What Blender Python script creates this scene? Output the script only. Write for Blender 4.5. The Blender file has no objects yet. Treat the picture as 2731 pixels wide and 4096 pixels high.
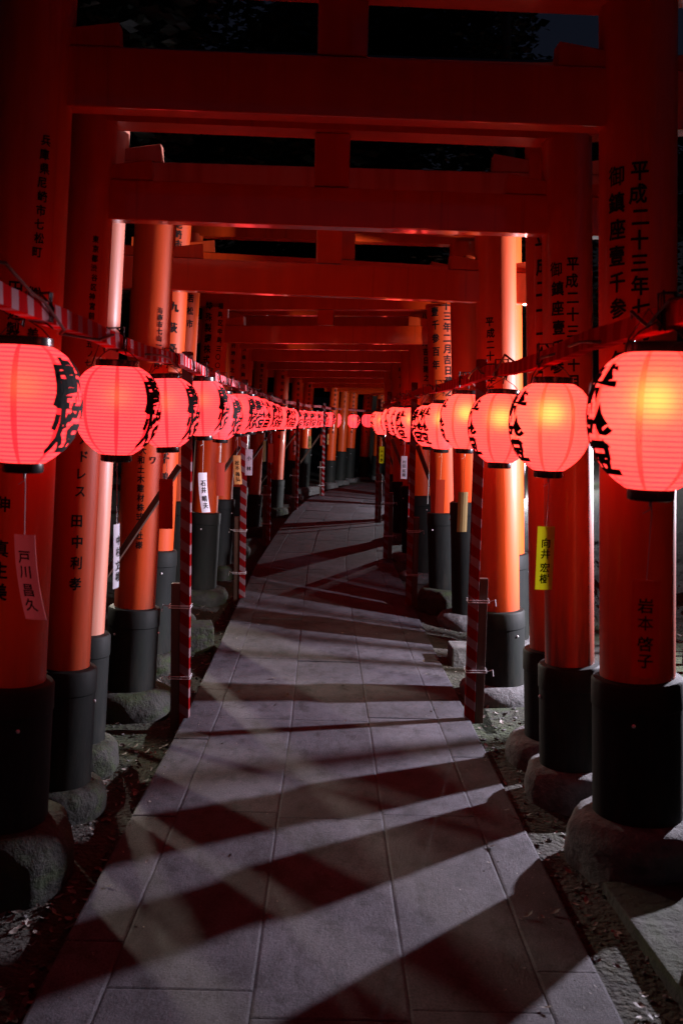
import bpy, bmesh, math, random
from mathutils import Vector, Matrix, noise
R = math.radians
random.seed(7)
sc = bpy.context.scene
col = sc.collection

# ------------------------------------------------------------------ camera
cam_d = bpy.data.cameras.new('camera')
cam_d.sensor_fit = 'VERTICAL'; cam_d.sensor_height = 24.0; cam_d.sensor_width = 16.0
cam_d.lens = 23.367
cam_d.clip_start = 0.05; cam_d.clip_end = 500
cam_d.dof.use_dof = True; cam_d.dof.focus_distance = 8.0; cam_d.dof.aperture_fstop = 4.0
cam = bpy.data.objects.new('camera', cam_d); col.objects.link(cam)
cam.matrix_world = Matrix.Translation((0, 0, 1.6)) @ Matrix.Rotation(R(90 - 5.3), 4, 'X') @ Matrix.Rotation(R(1.3), 4, 'Z')
sc.camera = cam

# ------------------------------------------------------------------ sky and lamps
w = bpy.data.worlds.new('World'); sc.world = w; w.use_nodes = True
nt = w.node_tree
sky = nt.nodes.new('ShaderNodeTexSky'); sky.sky_type = 'NISHITA'; sky.sun_disc = False
sky.sun_elevation = R(-4.0); sky.sun_rotation = R(120)
bg = nt.nodes['Background']; bg.inputs['Strength'].default_value = 0.3
tint = nt.nodes.new('ShaderNodeMix'); tint.data_type = 'RGBA'; tint.blend_type = 'MULTIPLY'; tint.inputs[0].default_value = 1.0
tint.inputs[7].default_value = (0.8, 0.95, 1.45, 1)
nt.links.new(sky.outputs['Color'], tint.inputs[6]); nt.links.new(tint.outputs[2], bg.inputs['Color'])

def lamp(name, loc, power, colour, size, aim, cone=150, blend=0.6):
    d = bpy.data.lights.new(name, 'SPOT'); d.energy = power; d.color = colour; d.shadow_soft_size = size
    d.spot_size = R(cone); d.spot_blend = blend
    o = bpy.data.objects.new(name, d); o.location = loc
    o.rotation_euler = (Vector(aim) - Vector(loc)).to_track_quat('-Z', 'Y').to_euler(); col.objects.link(o); return o
lamp('path_floodlight', (3.2, 5.94, 1.62), 1750, (0.91, 0.84, 1.0), 0.05, (0, 5.6, 1.35), 146, 0.75)
lamp('left_floodlight', (-3.6, 12.6, 2.2), 1050, (1.0, 0.88, 0.74), 0.09, (-0.25, 5.2, 0), 17, 0.5)
lamp('near_left_floodlight', (-3.7, 7.5, 2.2), 520, (1.0, 0.88, 0.74), 0.08, (-0.5, 3.75, 0), 21, 0.5)

lamp('side_fill_light', (2.1, 5.28, 1.75), 170, (1.0, 0.88, 0.66), 0.04, (0.98, 5.98, 1.15), 54, 0.4)  # added fill light that turns the third gate's right pillar orange

vs = sc.view_settings
vs.view_transform = 'Standard'; vs.look = 'None'; vs.gamma = 1.0; vs.use_curve_mapping = False; vs.exposure = 0.0
sc.cycles.use_denoising = True
sc.cycles.caustics_refractive = False
sc.cycles.caustics_reflective = True
sc.cycles.blur_glossy = 0.6
sc.cycles.sample_clamp_indirect = 3.0
sc.cycles.max_bounces = 6
sc.cycles.use_light_tree = True

# ------------------------------------------------------------------ materials
def mat(name):
    m = bpy.data.materials.new(name); m.use_nodes = True
    n = m.node_tree
    return m, n, n.nodes['Principled BSDF']
def N(n, t, **k):
    x = n.nodes.new(t)
    for a, b in k.items(): setattr(x, a, b)
    return x
def noise_ramp(n, scale, stops, vec=None, detail=5, rough=0.55):
    tx = N(n, 'ShaderNodeTexNoise'); tx.inputs['Scale'].default_value = scale; tx.inputs['Detail'].default_value = detail
    tx.inputs['Roughness'].default_value = rough
    if vec is not None: n.links.new(vec, tx.inputs['Vector'])
    r = N(n, 'ShaderNodeValToRGB')
    el = r.color_ramp.elements
    el[0].position, el[0].color = stops[0][0], (*stops[0][1], 1)
    el[1].position, el[1].color = stops[-1][0], (*stops[-1][1], 1)
    for p, c in stops[1:-1]:
        e = el.new(p); e.color = (*c, 1)
    n.links.new(tx.outputs['Fac'], r.inputs['Fac'])
    return tx, r
def bump(n, p, src, strength, dist):
    b = N(n, 'ShaderNodeBump'); b.inputs['Strength'].default_value = strength; b.inputs['Distance'].default_value = dist
    n.links.new(src, b.inputs['Height']); n.links.new(b.outputs['Normal'], p.inputs['Normal'])
def coords(n, scale=(1, 1, 1), out='Object'):
    t = N(n, 'ShaderNodeTexCoord'); mp = N(n, 'ShaderNodeMapping'); mp.inputs['Scale'].default_value = scale
    n.links.new(t.outputs[out], mp.inputs['Vector']); return mp.outputs['Vector']
def mixc(n, fac, a, b):
    m = N(n, 'ShaderNodeMix', data_type='RGBA')
    if isinstance(fac, (int, float)): m.inputs[0].default_value = fac
    else: n.links.new(fac, m.inputs[0])
    for i, s in ((6, a), (7, b)):
        if isinstance(s, tuple): m.inputs[i].default_value = (*s, 1)
        else: n.links.new(s, m.inputs[i])
    return m.outputs[2]

def make_paint(name, base, dark, rough, worn=0.0, reach=0.85, coat=0.22):
    m, n, p = mat(name)
    v = coords(n, (1, 1, 0.12))
    tx, r = noise_ramp(n, 9, [(0.25, dark), (0.6, base), (0.85, tuple(min(1, c * 1.12) for c in base))], v)
    c = r.outputs['Color']
    if worn:
        v2 = coords(n, (1, 1, 0.1))
        t2, r2 = noise_ramp(n, 16, [(0.4, (0, 0, 0)), (0.62, (1, 1, 1))], v2)
        sep = N(n, 'ShaderNodeSeparateXYZ'); t = N(n, 'ShaderNodeTexCoord'); n.links.new(t.outputs['Object'], sep.inputs[0])
        mr = N(n, 'ShaderNodeMapRange'); mr.inputs[1].default_value = reach; mr.inputs[2].default_value = 0.4; mr.inputs[4].default_value = worn
        n.links.new(sep.outputs[2], mr.inputs[0])
        ml = N(n, 'ShaderNodeMath', operation='MULTIPLY'); n.links.new(mr.outputs[0], ml.inputs[0]); n.links.new(r2.outputs['Color'], ml.inputs[1])
        c = mixc(n, ml.outputs[0], c, (0.055, 0.03, 0.022))
    ts, rs = noise_ramp(n, 38, [(0.58, (0, 0, 0)), (0.74, (1, 1, 1))], coords(n, (1, 1, 0.03)), 3)
    t0, r0 = noise_ramp(n, 2.2, [(0.45, (0, 0, 0)), (0.65, (1, 1, 1))], coords(n, (1, 1, 0.5)), 3)
    sm = N(n, 'ShaderNodeMath', operation='MULTIPLY'); n.links.new(rs.outputs['Color'], sm.inputs[0]); n.links.new(r0.outputs['Color'], sm.inputs[1])
    sm2 = N(n, 'ShaderNodeMath', operation='MULTIPLY'); n.links.new(sm.outputs[0], sm2.inputs[0]); sm2.inputs[1].default_value = 0.55
    c = mixc(n, sm2.outputs[0], c, (0.2, 0.022, 0.006))
    n.links.new(c, p.inputs['Base Color'])
    t3 = N(n, 'ShaderNodeTexNoise'); t3.inputs['Scale'].default_value = 40
    mr = N(n, 'ShaderNodeMapRange'); mr.inputs[3].default_value = rough - 0.06; mr.inputs[4].default_value = rough + 0.1
    n.links.new(t3.outputs['Fac'], mr.inputs[0]); n.links.new(mr.outputs[0], p.inputs['Roughness'])
    p.inputs['Coat Weight'].default_value = coat; p.inputs['Coat Roughness'].default_value = 0.09; p.inputs['Specular IOR Level'].default_value = 0.3
    bump(n, p, tx.outputs['Fac'], 0.25, 0.012)
    return m
M = {}
M['paint'] = make_paint('vermilion_paint', (0.6, 0.066, 0.006), (0.44, 0.038, 0.003), 0.52, 0.6, 0.72, 0.14)
M['beam'] = make_paint('vermilion_beam_paint', (0.62, 0.055, 0.004), (0.5, 0.038, 0.003), 0.36, 0.0, 0.5, 0.9)
M['worn'] = make_paint('worn_vermilion_paint', (0.58, 0.062, 0.008), (0.4, 0.038, 0.005), 0.42, 1.0, 1.1)

m, n, p = mat('pale_weathered_paint')      # the faded thin gate
v = coords(n, (1, 1, 0.08))
tx, r = noise_ramp(n, 11, [(0.3, (0.45, 0.1, 0.06)), (0.5, (0.6, 0.2, 0.13)), (0.75, (0.62, 0.33, 0.24))], v)
n.links.new(r.outputs['Color'], p.inputs['Base Color']); p.inputs['Roughness'].default_value = 0.4
bump(n, p, tx.outputs['Fac'], 0.25, 0.01); M['pale'] = m

m, n, p = mat('black_pillar_wrap')
tx, r = noise_ramp(n, 5, [(0.3, (0.005, 0.006, 0.006)), (0.6, (0.012, 0.0145, 0.0132)), (0.8, (0.018, 0.026, 0.017))], coords(n, (1, 1, 0.3)))
td, rd = noise_ramp(n, 22, [(0.45, (0, 0, 0)), (0.75, (1, 1, 1))], coords(n, (1, 1, 0.25)), 8, 0.7)
sep = N(n, 'ShaderNodeSeparateXYZ'); tcw = N(n, 'ShaderNodeTexCoord'); n.links.new(tcw.outputs['Object'], sep.inputs[0])
mr = N(n, 'ShaderNodeMapRange'); mr.inputs[1].default_value = 0.45; mr.inputs[2].default_value = 0.0; mr.inputs[3].default_value = 0.15; n.links.new(sep.outputs[2], mr.inputs[0])
ml = N(n, 'ShaderNodeMath', operation='MULTIPLY'); n.links.new(mr.outputs[0], ml.inputs[0]); n.links.new(rd.outputs['Color'], ml.inputs[1])
n.links.new(mixc(n, ml.outputs[0], r.outputs['Color'], (0.03, 0.028, 0.023)), p.inputs['Base Color'])
p.inputs['Roughness'].default_value = 0.65; p.inputs['Specular IOR Level'].default_value = 0.15
bump(n, p, td.outputs['Fac'], 0.2, 0.01); M['wrap'] = m

m, n, p = mat('black_beam_top')
p.inputs['Base Color'].default_value = (0.015, 0.014, 0.014, 1); p.inputs['Roughness'].default_value = 0.5; M['black'] = m

m, n, p = mat('mossy_stone')
tx, r = noise_ramp(n, 14, [(0.3, (0.012, 0.012, 0.010)), (0.7, (0.038, 0.038, 0.031))], coords(n), 8, 0.65)
t2, r2 = noise_ramp(n, 4.2, [(0.45, (0, 0, 0)), (0.62, (1, 1, 1))], coords(n, out='Generated'))
c = mixc(n, r2.outputs['Color'], r.outputs['Color'], (0.023, 0.036, 0.010))
n.links.new(c, p.inputs['Base Color']); p.inputs['Roughness'].default_value = 0.85
bump(n, p, tx.outputs['Fac'], 0.9, 0.03); M['moss'] = m

m, n, p = mat('pale_stone')
tx, r = noise_ramp(n, 16, [(0.3, (0.045, 0.044, 0.044)), (0.7, (0.125, 0.122, 0.122))], coords(n), 8, 0.65)
n.links.new(r.outputs['Color'], p.inputs['Base Color']); p.inputs['Roughness'].default_value = 0.85
bump(n, p, tx.outputs['Fac'], 0.8, 0.03); M['stone'] = m

m, n, p = mat('paving_stone')
gI = N(n, 'ShaderNodeNewGeometry')
t1, r1 = noise_ramp(n, 2.3, [(0.28, (0.031, 0.029, 0.035)), (0.5, (0.058, 0.055, 0.066)), (0.72, (0.084, 0.08, 0.094))], coords(n), 9, 0.68)
t2, r2 = noise_ramp(n, 150, [(0.33, (0.35, 0.35, 0.36)), (0.5, (1, 1, 1)), (0.72, (1.6, 1.58, 1.55))], coords(n), 4, 0.75)
t5, r5 = noise_ramp(n, 9, [(0.36, (0.45, 0.44, 0.43)), (0.5, (1, 1, 1)), (0.7, (1.15, 1.13, 1.12))], coords(n, (1, 0.6, 1)), 10, 0.72)
rI = N(n, 'ShaderNodeMapRange'); rI.inputs[3].default_value = 0.82; rI.inputs[4].default_value = 1.15; n.links.new(gI.outputs['Random Per Island'], rI.inputs[0])
def mul(a, b):
    mx = N(n, 'ShaderNodeMix', data_type='RGBA', blend_type='MULTIPLY'); mx.inputs[0].default_value = 1.0
    n.links.new(a, mx.inputs[6]); n.links.new(b, mx.inputs[7]); return mx.outputs[2]
cc = N(n, 'ShaderNodeCombineColor')
for i in range(3): n.links.new(rI.outputs[0], cc.inputs[i])
n.links.new(mul(mul(mul(r1.outputs['Color'], r2.outputs['Color']), r5.outputs['Color']), cc.outputs[0]), p.inputs['Base Color'])
p.inputs['Roughness'].default_value = 0.75; p.inputs['Specular IOR Level'].default_value = 0.3
ad = N(n, 'ShaderNodeMath', operation='MULTIPLY_ADD'); n.links.new(t5.outputs['Fac'], ad.inputs[0]); ad.inputs[1].default_value = 2.5; n.links.new(t2.outputs['Fac'], ad.inputs[2])
bump(n, p, ad.outputs[0], 0.55, 0.006); M['paving'] = m

m, n, p = mat('mortar_dark')
p.inputs['Base Color'].default_value = (0.036, 0.034, 0.039, 1); p.inputs['Roughness'].default_value = 0.95; M['mortar'] = m

m, n, p = mat('soil')
t1, r1 = noise_ramp(n, 7, [(0.3, (0.014, 0.011, 0.009)), (0.55, (0.036, 0.031, 0.025)), (0.75, (0.068, 0.06, 0.052))], coords(n), 10, 0.7)
t2, r2 = noise_ramp(n, 0.55, [(0.42, (0, 0, 0)), (0.56, (1, 1, 1))], coords(n))
t3, r3 = noise_ramp(n, 30, [(0.3, (0.008, 0.014, 0.005)), (0.7, (0.035, 0.05, 0.016))], coords(n), 6)
c = mixc(n, r2.outputs['Color'], r1.outputs['Color'], r3.outputs['Color'])
n.links.new(c, p.inputs['Base Color']); p.inputs['Roughness'].default_value = 0.95
t4 = N(n, 'ShaderNodeTexNoise'); t4.inputs['Scale'].default_value = 45; t4.inputs['Detail'].default_value = 8
n.links.new(coords(n), t4.inputs['Vector'])
bump(n, p, t4.outputs['Fac'], 0.9, 0.03); M['soil'] = m

m, n, p = mat('dry_leaf')
oi = N(n, 'ShaderNodeObjectInfo'); g = N(n, 'ShaderNodeNewGeometry')
r = N(n, 'ShaderNodeValToRGB'); el = r.color_ramp.elements
el[0].color = (0.04, 0.03, 0.022, 1); el[1].color = (0.26, 0.23, 0.2, 1); el[0].position = 0.2
n.links.new(g.outputs['Random Per Island'], r.inputs['Fac']); n.links.new(r.outputs['Color'], p.inputs['Base Color'])
p.inputs['Roughness'].default_value = 0.6; M['leaf'] = m

m, n, p = mat('night_foliage')
g = N(n, 'ShaderNodeNewGeometry'); r = N(n, 'ShaderNodeValToRGB'); el = r.color_ramp.elements
el[0].color = (0.003, 0.005, 0.003, 1); el[1].color = (0.009, 0.015, 0.006, 1)
n.links.new(g.outputs['Random Per Island'], r.inputs['Fac']); n.links.new(r.outputs['Color'], p.inputs['Base Color'])
p.inputs['Roughness'].default_value = 0.6; M['foliage'] = m
m, n, p = mat('bark')
tx, r = noise_ramp(n, 12, [(0.3, (0.03, 0.022, 0.016)), (0.7, (0.09, 0.07, 0.055))], coords(n, (1, 1, 0.2)))
n.links.new(r.outputs['Color'], p.inputs['Base Color']); p.inputs['Roughness'].default_value = 0.9
bump(n, p, tx.outputs['Fac'], 0.8, 0.03); M['bark'] = m

# lantern paper: the lit lamp itself, a blurred view of the bulb through the paper
m, n, p = mat('lit_red_paper'); n.nodes.remove(p)
out = n.nodes['Material Output']
tc = N(n, 'ShaderNodeTexCoord'); sep = N(n, 'ShaderNodeSeparateXYZ'); n.links.new(tc.outputs['Object'], sep.inputs[0])
def mth(op, a, b=None, c=None):
    x = N(n, 'ShaderNodeMath', operation=op)
    for i, s in enumerate((a, b, c)):
        if s is None: continue
        if isinstance(s, (int, float)): x.inputs[i].default_value = s
        else: n.links.new(s, x.inputs[i])
    return x.outputs[0]
ang = mth('ARCTAN2', sep.outputs[1], sep.outputs[0])
seg = mth('FRACT', mth('ADD', mth('MULTIPLY', ang, 8 / (2 * math.pi)), 8.25))
band = mth('LESS_THAN', mth('ABSOLUTE', mth('SUBTRACT', seg, 0.5)), 0.065)
ring = mth('GREATER_THAN', mth('SINE', mth('MULTIPLY', sep.outputs[2], 2 * math.pi / 0.0125)), 0.55)
base = (3.1, 0.148, 0.158)
c1 = mixc(n, mth('MULTIPLY', ring, 0.9), base, (2.0, 0.016, 0.1))
c2 = mixc(n, mth('MULTIPLY', band, 0.85), c1, (2.2, 0.01, 0.048))
em = N(n, 'ShaderNodeEmission'); n.links.new(c2, em.inputs['Color'])
oi = N(n, 'ShaderNodeObjectInfo'); tnz = N(n, 'ShaderNodeTexNoise'); tnz.inputs['Scale'].default_value = 9; tnz.inputs['Detail'].default_value = 5
ofs = N(n, 'ShaderNodeVectorMath', operation='ADD'); n.links.new(tc.outputs['Object'], ofs.inputs[0]); n.links.new(oi.outputs['Random'], ofs.inputs[1]); n.links.new(ofs.outputs[0], tnz.inputs['Vector'])
n.links.new(mth('ADD', mth('ADD', mth('MULTIPLY', oi.outputs['Random'], 0.22), 0.52), mth('MULTIPLY', tnz.outputs['Fac'], 0.34)), em.inputs['Strength'])
rf = N(n, 'ShaderNodeBsdfRefraction'); rf.inputs['IOR'].default_value = 1.5; rf.inputs['Roughness'].default_value = 0.72
rf.inputs['Color'].default_value = (1, 0.8, 0.5, 1)
df = N(n, 'ShaderNodeBsdfDiffuse'); df.inputs['Color'].default_value = (0.4, 0.09, 0.13, 1)
tl = N(n, 'ShaderNodeBsdfTranslucent'); tl.inputs['Color'].default_value = (0.7, 0.2, 0.03, 1)
m1 = N(n, 'ShaderNodeMixShader'); m1.inputs[0].default_value = 0.5
n.links.new(df.outputs[0], m1.inputs[1]); n.links.new(tl.outputs[0], m1.inputs[2])
ms = N(n, 'ShaderNodeMixShader'); ms.inputs[0].default_value = 0.1
n.links.new(m1.outputs[0], ms.inputs[1]); n.links.new(rf.outputs[0], ms.inputs[2])
ad2 = N(n, 'ShaderNodeAddShader'); n.links.new(em.outputs[0], ad2.inputs[0]); n.links.new(ms.outputs[0], ad2.inputs[1])
n.links.new(ad2.outputs[0], out.inputs['Surface'])
M['paper'] = m
for k, st in (('bulb_left', 2.5), ('bulb_right', 19)):
    m, n, p = mat('lit_bulb'); n.nodes.remove(p)
    em = N(n, 'ShaderNodeEmission'); em.inputs['Color'].default_value = (1, 0.55, 0.08, 1); em.inputs['Strength'].default_value = st
    n.links.new(em.outputs[0], n.nodes['Material Output'].inputs['Surface']); m.cycles.emission_sampling = 'NONE'; M[k] = m

def plain(name, c, rough=0.5, spec=0.5):
    m, n, p = mat(name); p.inputs['Base Color'].default_value = (*c, 1); p.inputs['Roughness'].default_value = rough
    p.inputs['Specular IOR Level'].default_value = spec; return m
M['ink'] = plain('black_ink', (0.012, 0.01, 0.01), 0.8, 0.15)
M['cap'] = plain('black_lacquer', (0.012, 0.011, 0.012), 0.25)
M['cable'] = plain('dark_red_cable', (0.05, 0.008, 0.008), 0.4)
M['wire'] = plain('bright_wire', (0.6, 0.58, 0.6), 0.3)
M['string'] = plain('white_thread', (0.6, 0.55, 0.55), 0.6)
m, n, p = mat('brown_timber')
tx, r = noise_ramp(n, 20, [(0.3, (0.03, 0.014, 0.009)), (0.7, (0.075, 0.035, 0.022))], coords(n, (1, 1, 0.1)))
n.links.new(r.outputs['Color'], p.inputs['Base Color']); p.inputs['Roughness'].default_value = 0.55; M['timber'] = m
for k, c in {'white': (0.75, 0.72, 0.78), 'yellow': (0.7, 0.7, 0.09), 'orange': (0.75, 0.42, 0.16), 'rose': (0.6, 0.2, 0.2), 'crimson': (0.45, 0.04, 0.02), 'dull red': (0.33, 0.028, 0.014), 'olive': (0.3, 0.2, 0.07), 'mauve': (0.5, 0.4, 0.48), 'blue': (0.55, 0.62, 0.8)}.items():
    m = M['tag_' + k] = plain(k + '_paper', c, 0.7, 0.2); n = m.node_tree; p = n.nodes['Principled BSDF']
    tl = N(n, 'ShaderNodeBsdfTranslucent'); tl.inputs['Color'].default_value = (*c, 1)
    ms = N(n, 'ShaderNodeMixShader'); ms.inputs[0].default_value = 0.45
    n.links.new(p.outputs[0], ms.inputs[1]); n.links.new(tl.outputs[0], ms.inputs[2]); n.links.new(ms.outputs[0], n.nodes['Material Output'].inputs['Surface'])

def make_tape(name, axis, period, skew, white, red):
    m, n, p = mat(name)
    t = N(n, 'ShaderNodeTexCoord'); s = N(n, 'ShaderNodeSeparateXYZ'); n.links.new(t.outputs['Object'], s.inputs[0])
    def mt(op, a, b):
        x = N(n, 'ShaderNodeMath', operation=op)
        for i, q in enumerate((a, b)):
            if isinstance(q, (int, float)): x.inputs[i].default_value = q
            else: n.links.new(q, x.inputs[i])
        return x.outputs[0]
    o1 = s.outputs[2] if axis == 0 else s.outputs[0]
    tx = N(n, 'ShaderNodeTexNoise'); tx.inputs['Scale'].default_value = 6
    n.links.new(t.outputs['Object'], tx.inputs['Vector'])
    u = mt('ADD', s.outputs[axis], mt('ADD', mt('MULTIPLY', o1, skew), mt('MULTIPLY', tx.outputs['Fac'], 0.03)))
    f = mt('FRACT', mt('ADD', mt('DIVIDE', u, period), 100.0), 0)
    g = mt('LESS_THAN', f, 0.44)
    c = mixc(n, g, red, white)
    n.links.new(c, p.inputs['Base Color']); p.inputs['Roughness'].default_value = 0.8; p.inputs['Specular IOR Level'].default_value = 0.0
    t2 = N(n, 'ShaderNodeTexNoise'); t2.inputs['Scale'].default_value = 30; n.links.new(t.outputs['Object'], t2.inputs['Vector'])
    bump(n, p, t2.outputs['Fac'], 0.2, 0.006)
    return m
M['tape_left'] = make_tape('striped_tape_rail', 0, 0.11, 0.15, (0.5, 0.27, 0.3), (0.5, 0.01, 0.014))
M['tape_right'] = make_tape('red_tape_rail', 0, 0.11, 0.15, (0.62, 0.035, 0.035), (0.45, 0.01, 0.014))
M['tape_post'] = make_tape('striped_tape_post', 2, 0.11, 0.7, (0.15, 0.09, 0.1), (0.13, 0.004, 0.005))

# ------------------------------------------------------------------ mesh helpers
def link(name, bm, m, parent=None, smooth=False, loc=None, rot=None):
    me = bpy.data.meshes.new(name); bm.to_mesh(me); bm.free()
    for x in (m if isinstance(m, list) else [m]): me.materials.append(x)
    if smooth:
        for f in me.polygons: f.use_smooth = True
    o = bpy.data.objects.new(name, me); col.objects.link(o)
    if parent: o.parent = parent
    if loc is not None: o.location = loc
    if rot is not None: o.rotation_euler = rot
    return o
def tag(o, label=None, cat=None, group=None, kind=None):
    for k, v in (('label', label), ('category', cat), ('group', group), ('kind', kind)):
        if v: o[k] = v
    return o
def empty(name, loc, rz=0.0):
    o = bpy.data.objects.new(name, None); o.empty_display_size = 0.1; o.location = loc; o.rotation_euler = (0, 0, rz)
    col.objects.link(o); return o
def box(bm, c, s, bev=0.0, mtx=None):
    r = bmesh.ops.create_cube(bm, size=1.0); vs_ = r['verts']
    for v in vs_: v.co = Vector((v.co.x * s[0] + c[0], v.co.y * s[1] + c[1], v.co.z * s[2] + c[2]))
    if bev:
        es = list({e for v in vs_ for e in v.link_edges})
        q = bmesh.ops.bevel(bm, geom=es, offset=bev, segments=2, affect='EDGES', profile=0.6)
        vs_ = list({v for f in q['faces'] for v in f.verts} | {v for v in vs_ if v.is_valid})
    if mtx:
        for v in vs_: v.co = mtx @ v.co
    return vs_
def lathe(bm, prof, seg=40, cap=True, off=(0, 0, 0)):
    rings = []
    for r, z in prof:
        rings.append([bm.verts.new((off[0] + r * math.cos(2 * math.pi * i / seg), off[1] + r * math.sin(2 * math.pi * i / seg), off[2] + z)) for i in range(seg)])
    for a, b in zip(rings, rings[1:]):
        for i in range(seg):
            j = (i + 1) % seg
            bm.faces.new((a[i], a[j], b[j], b[i]))
    if cap:
        bm.faces.new(list(reversed(rings[0]))); bm.faces.new(rings[-1])
    return rings
def tube(bm, pts, r, seg=8):
    pts = [Vector(p) for p in pts]; rings = []
    for i, p_ in enumerate(pts):
        d = (pts[min(i + 1, len(pts) - 1)] - pts[max(i - 1, 0)]).normalized()
        a = d.orthogonal().normalized() if abs(d.z) > .9 else d.cross(Vector((0, 0, 1))).normalized()
        b = d.cross(a); rr = r[i] if isinstance(r, (list, tuple)) else r
        rings.append([bm.verts.new(p_ + a * rr * math.cos(2 * math.pi * k / seg) + b * rr * math.sin(2 * math.pi * k / seg)) for k in range(seg)])
    for a, b in zip(rings, rings[1:]):
        for i in range(seg):
            j = (i + 1) % seg; bm.faces.new((a[i], a[j], b[j], b[i]))
    bm.faces.new(list(reversed(rings[0]))); bm.faces.new(rings[-1])
def autosmooth(o, ang=35):
    me = o.data
    for f in me.polygons: f.use_smooth = True
    try: me.set_sharp_from_angle(angle=R(ang))
    except Exception: pass

# glyphs: the built-in font turned into flat meshes once per character
GL = {}
def text_mesh(ch, off):
    c = bpy.data.curves.new('glyph', 'FONT'); c.body = ch; c.offset = off; c.resolution_u = 2
    o = bpy.data.objects.new('glyph', c); col.objects.link(o)
    bpy.context.view_layer.update()
    me = bpy.data.meshes.new_from_object(o.evaluated_get(bpy.context.evaluated_depsgraph_get()))
    bpy.data.objects.remove(o); bpy.data.curves.remove(c)
    return me
def glyph(ch):
    if ch in GL: return GL[ch]
    me = text_mesh(ch, 0.0); a0 = sum(f.area for f in me.polygons)
    for off in (.016, .011, .007):          # thicken the strokes where the outline allows it
        m2 = text_mesh(ch, off); a2 = sum(f.area for f in m2.polygons)
        if a0 * 1.01 < a2 < a0 * (1 + 42 * off) and len(m2.polygons) > len(me.polygons) * .9:
            bpy.data.meshes.remove(me); me = m2; break
        bpy.data.meshes.remove(m2)
    bm = bmesh.new(); bm.from_mesh(me); bpy.data.meshes.remove(me)
    for x in (0.14, 0.28, 0.42, 0.56, 0.7, 0.84):
        bmesh.ops.bisect_plane(bm, geom=bm.verts[:] + bm.edges[:] + bm.faces[:], plane_co=(x, 0, 0), plane_no=(1, 0, 0))
    for y in (0.1, 0.35, 0.6):
        bmesh.ops.bisect_plane(bm, geom=bm.verts[:] + bm.edges[:] + bm.faces[:], plane_co=(0, y, 0), plane_no=(0, 1, 0))
    bm.verts.index_update()
    V = [(v.co.x - 0.5, v.co.y - 0.38) for v in bm.verts]; F = [[v.index for v in f.verts] for f in bm.faces]
    bm.free(); GL[ch] = (V, F); return GL[ch]
def put_glyph(bm, ch, fn, weight=0.0):
    V, F = glyph(ch)
    shifts = [(0, 0)] if not weight else [(-weight, 0), (weight, .004), (0, weight * .7), (0, -weight * .7)]
    for k, (sx, sy) in enumerate(shifts):
        vv = [bm.verts.new(fn(x + sx, y + sy, k * .00025)) for x, y in V]
        for f in F:
            try: bm.faces.new([vv[i] for i in f])
            except ValueError: pass

# ------------------------------------------------------------------ the ground and the path
def gz(x, y):
    z = -0.075
    if x > 0: z = -0.02
    if x > 1.7: z += 0.16 * (x - 1.7) + (0.02 * (x - 4) ** 2 if x > 4 else 0)
    if x < -2.2: z += 0.05 * (-x - 2.2)
    if y > 29: z += 0.05 * (y - 29)
    if abs(x) > 0.9 or y > 27: z += 0.035 * noise.noise(Vector((x * 1.7, y * 1.7, 0))) + 0.012 * noise.noise(Vector((x * 7, y * 7, 3)))
    return min(z, 9)
def axis(a, b, fine_a, fine_b, fs, cs):
    o = []; x = a
    while x < b:
        o.append(x); x += fs if fine_a <= x < fine_b else cs
    o.append(b); return o
bm = bmesh.new()
xs = axis(-60, 60, -3.2, 4.0, 0.09, 2.4); ys = axis(-6, 110, 1.0, 12.0, 0.09, 1.6)
g = [[bm.verts.new((x, y, gz(x, y))) for x in xs] for y in ys]
for j in range(len(ys) - 1):
    for i in range(len(xs) - 1): bm.faces.new((g[j][i], g[j][i + 1], g[j + 1][i + 1], g[j + 1][i]))
tag(link('ground', bm, M['soil'], smooth=True), kind='structure')

PL = [(-0.82, -3), (-0.81, 2.5), (-0.81, 5.2), (-0.84, 7), (-0.88, 8.6), (-0.92, 11), (-0.90, 14), (-0.84, 17), (-0.66, 20.3), (-0.2, 23), (0.5, 25.2), (1.6, 27.5), (3.2, 29.5)]
PR = [(0.85, -3), (0.79, 2.5), (0.72, 5.2), (0.67, 7), (0.64, 8.6), (0.60, 11), (0.64, 13.6), (0.75, 16.5), (1.0, 19.4), (1.45, 21.8), (2.1, 23.8), (3.0, 25.8), (4.4, 27.4)]
def along(P, t):
    i = min(int(t), len(P) - 2); f = t - i
    return Vector(P[i]) * (1 - f) + Vector(P[i + 1]) * f
dist = [0.0]
for i in range(len(PL) - 1):
    a = (Vector(PL[i]) + Vector(PR[i])) / 2; b = (Vector(PL[i + 1]) + Vector(PR[i + 1])) / 2
    dist.append(dist[-1] + (b - a).length)
def t_of(d):
    for i in range(len(dist) - 1):
        if d <= dist[i + 1]: return i + (d - dist[i]) / (dist[i + 1] - dist[i])
    return len(dist) - 1.0
def path_pt(d, f):
    t = t_of(d); a = along(PL, t); b = along(PR, t); return a + (b - a) * f
bm = bmesh.new()
colf = [0.0, 0.112, 0.372, 0.642, 0.885, 1.0]
rnd = random.Random(3)
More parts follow.
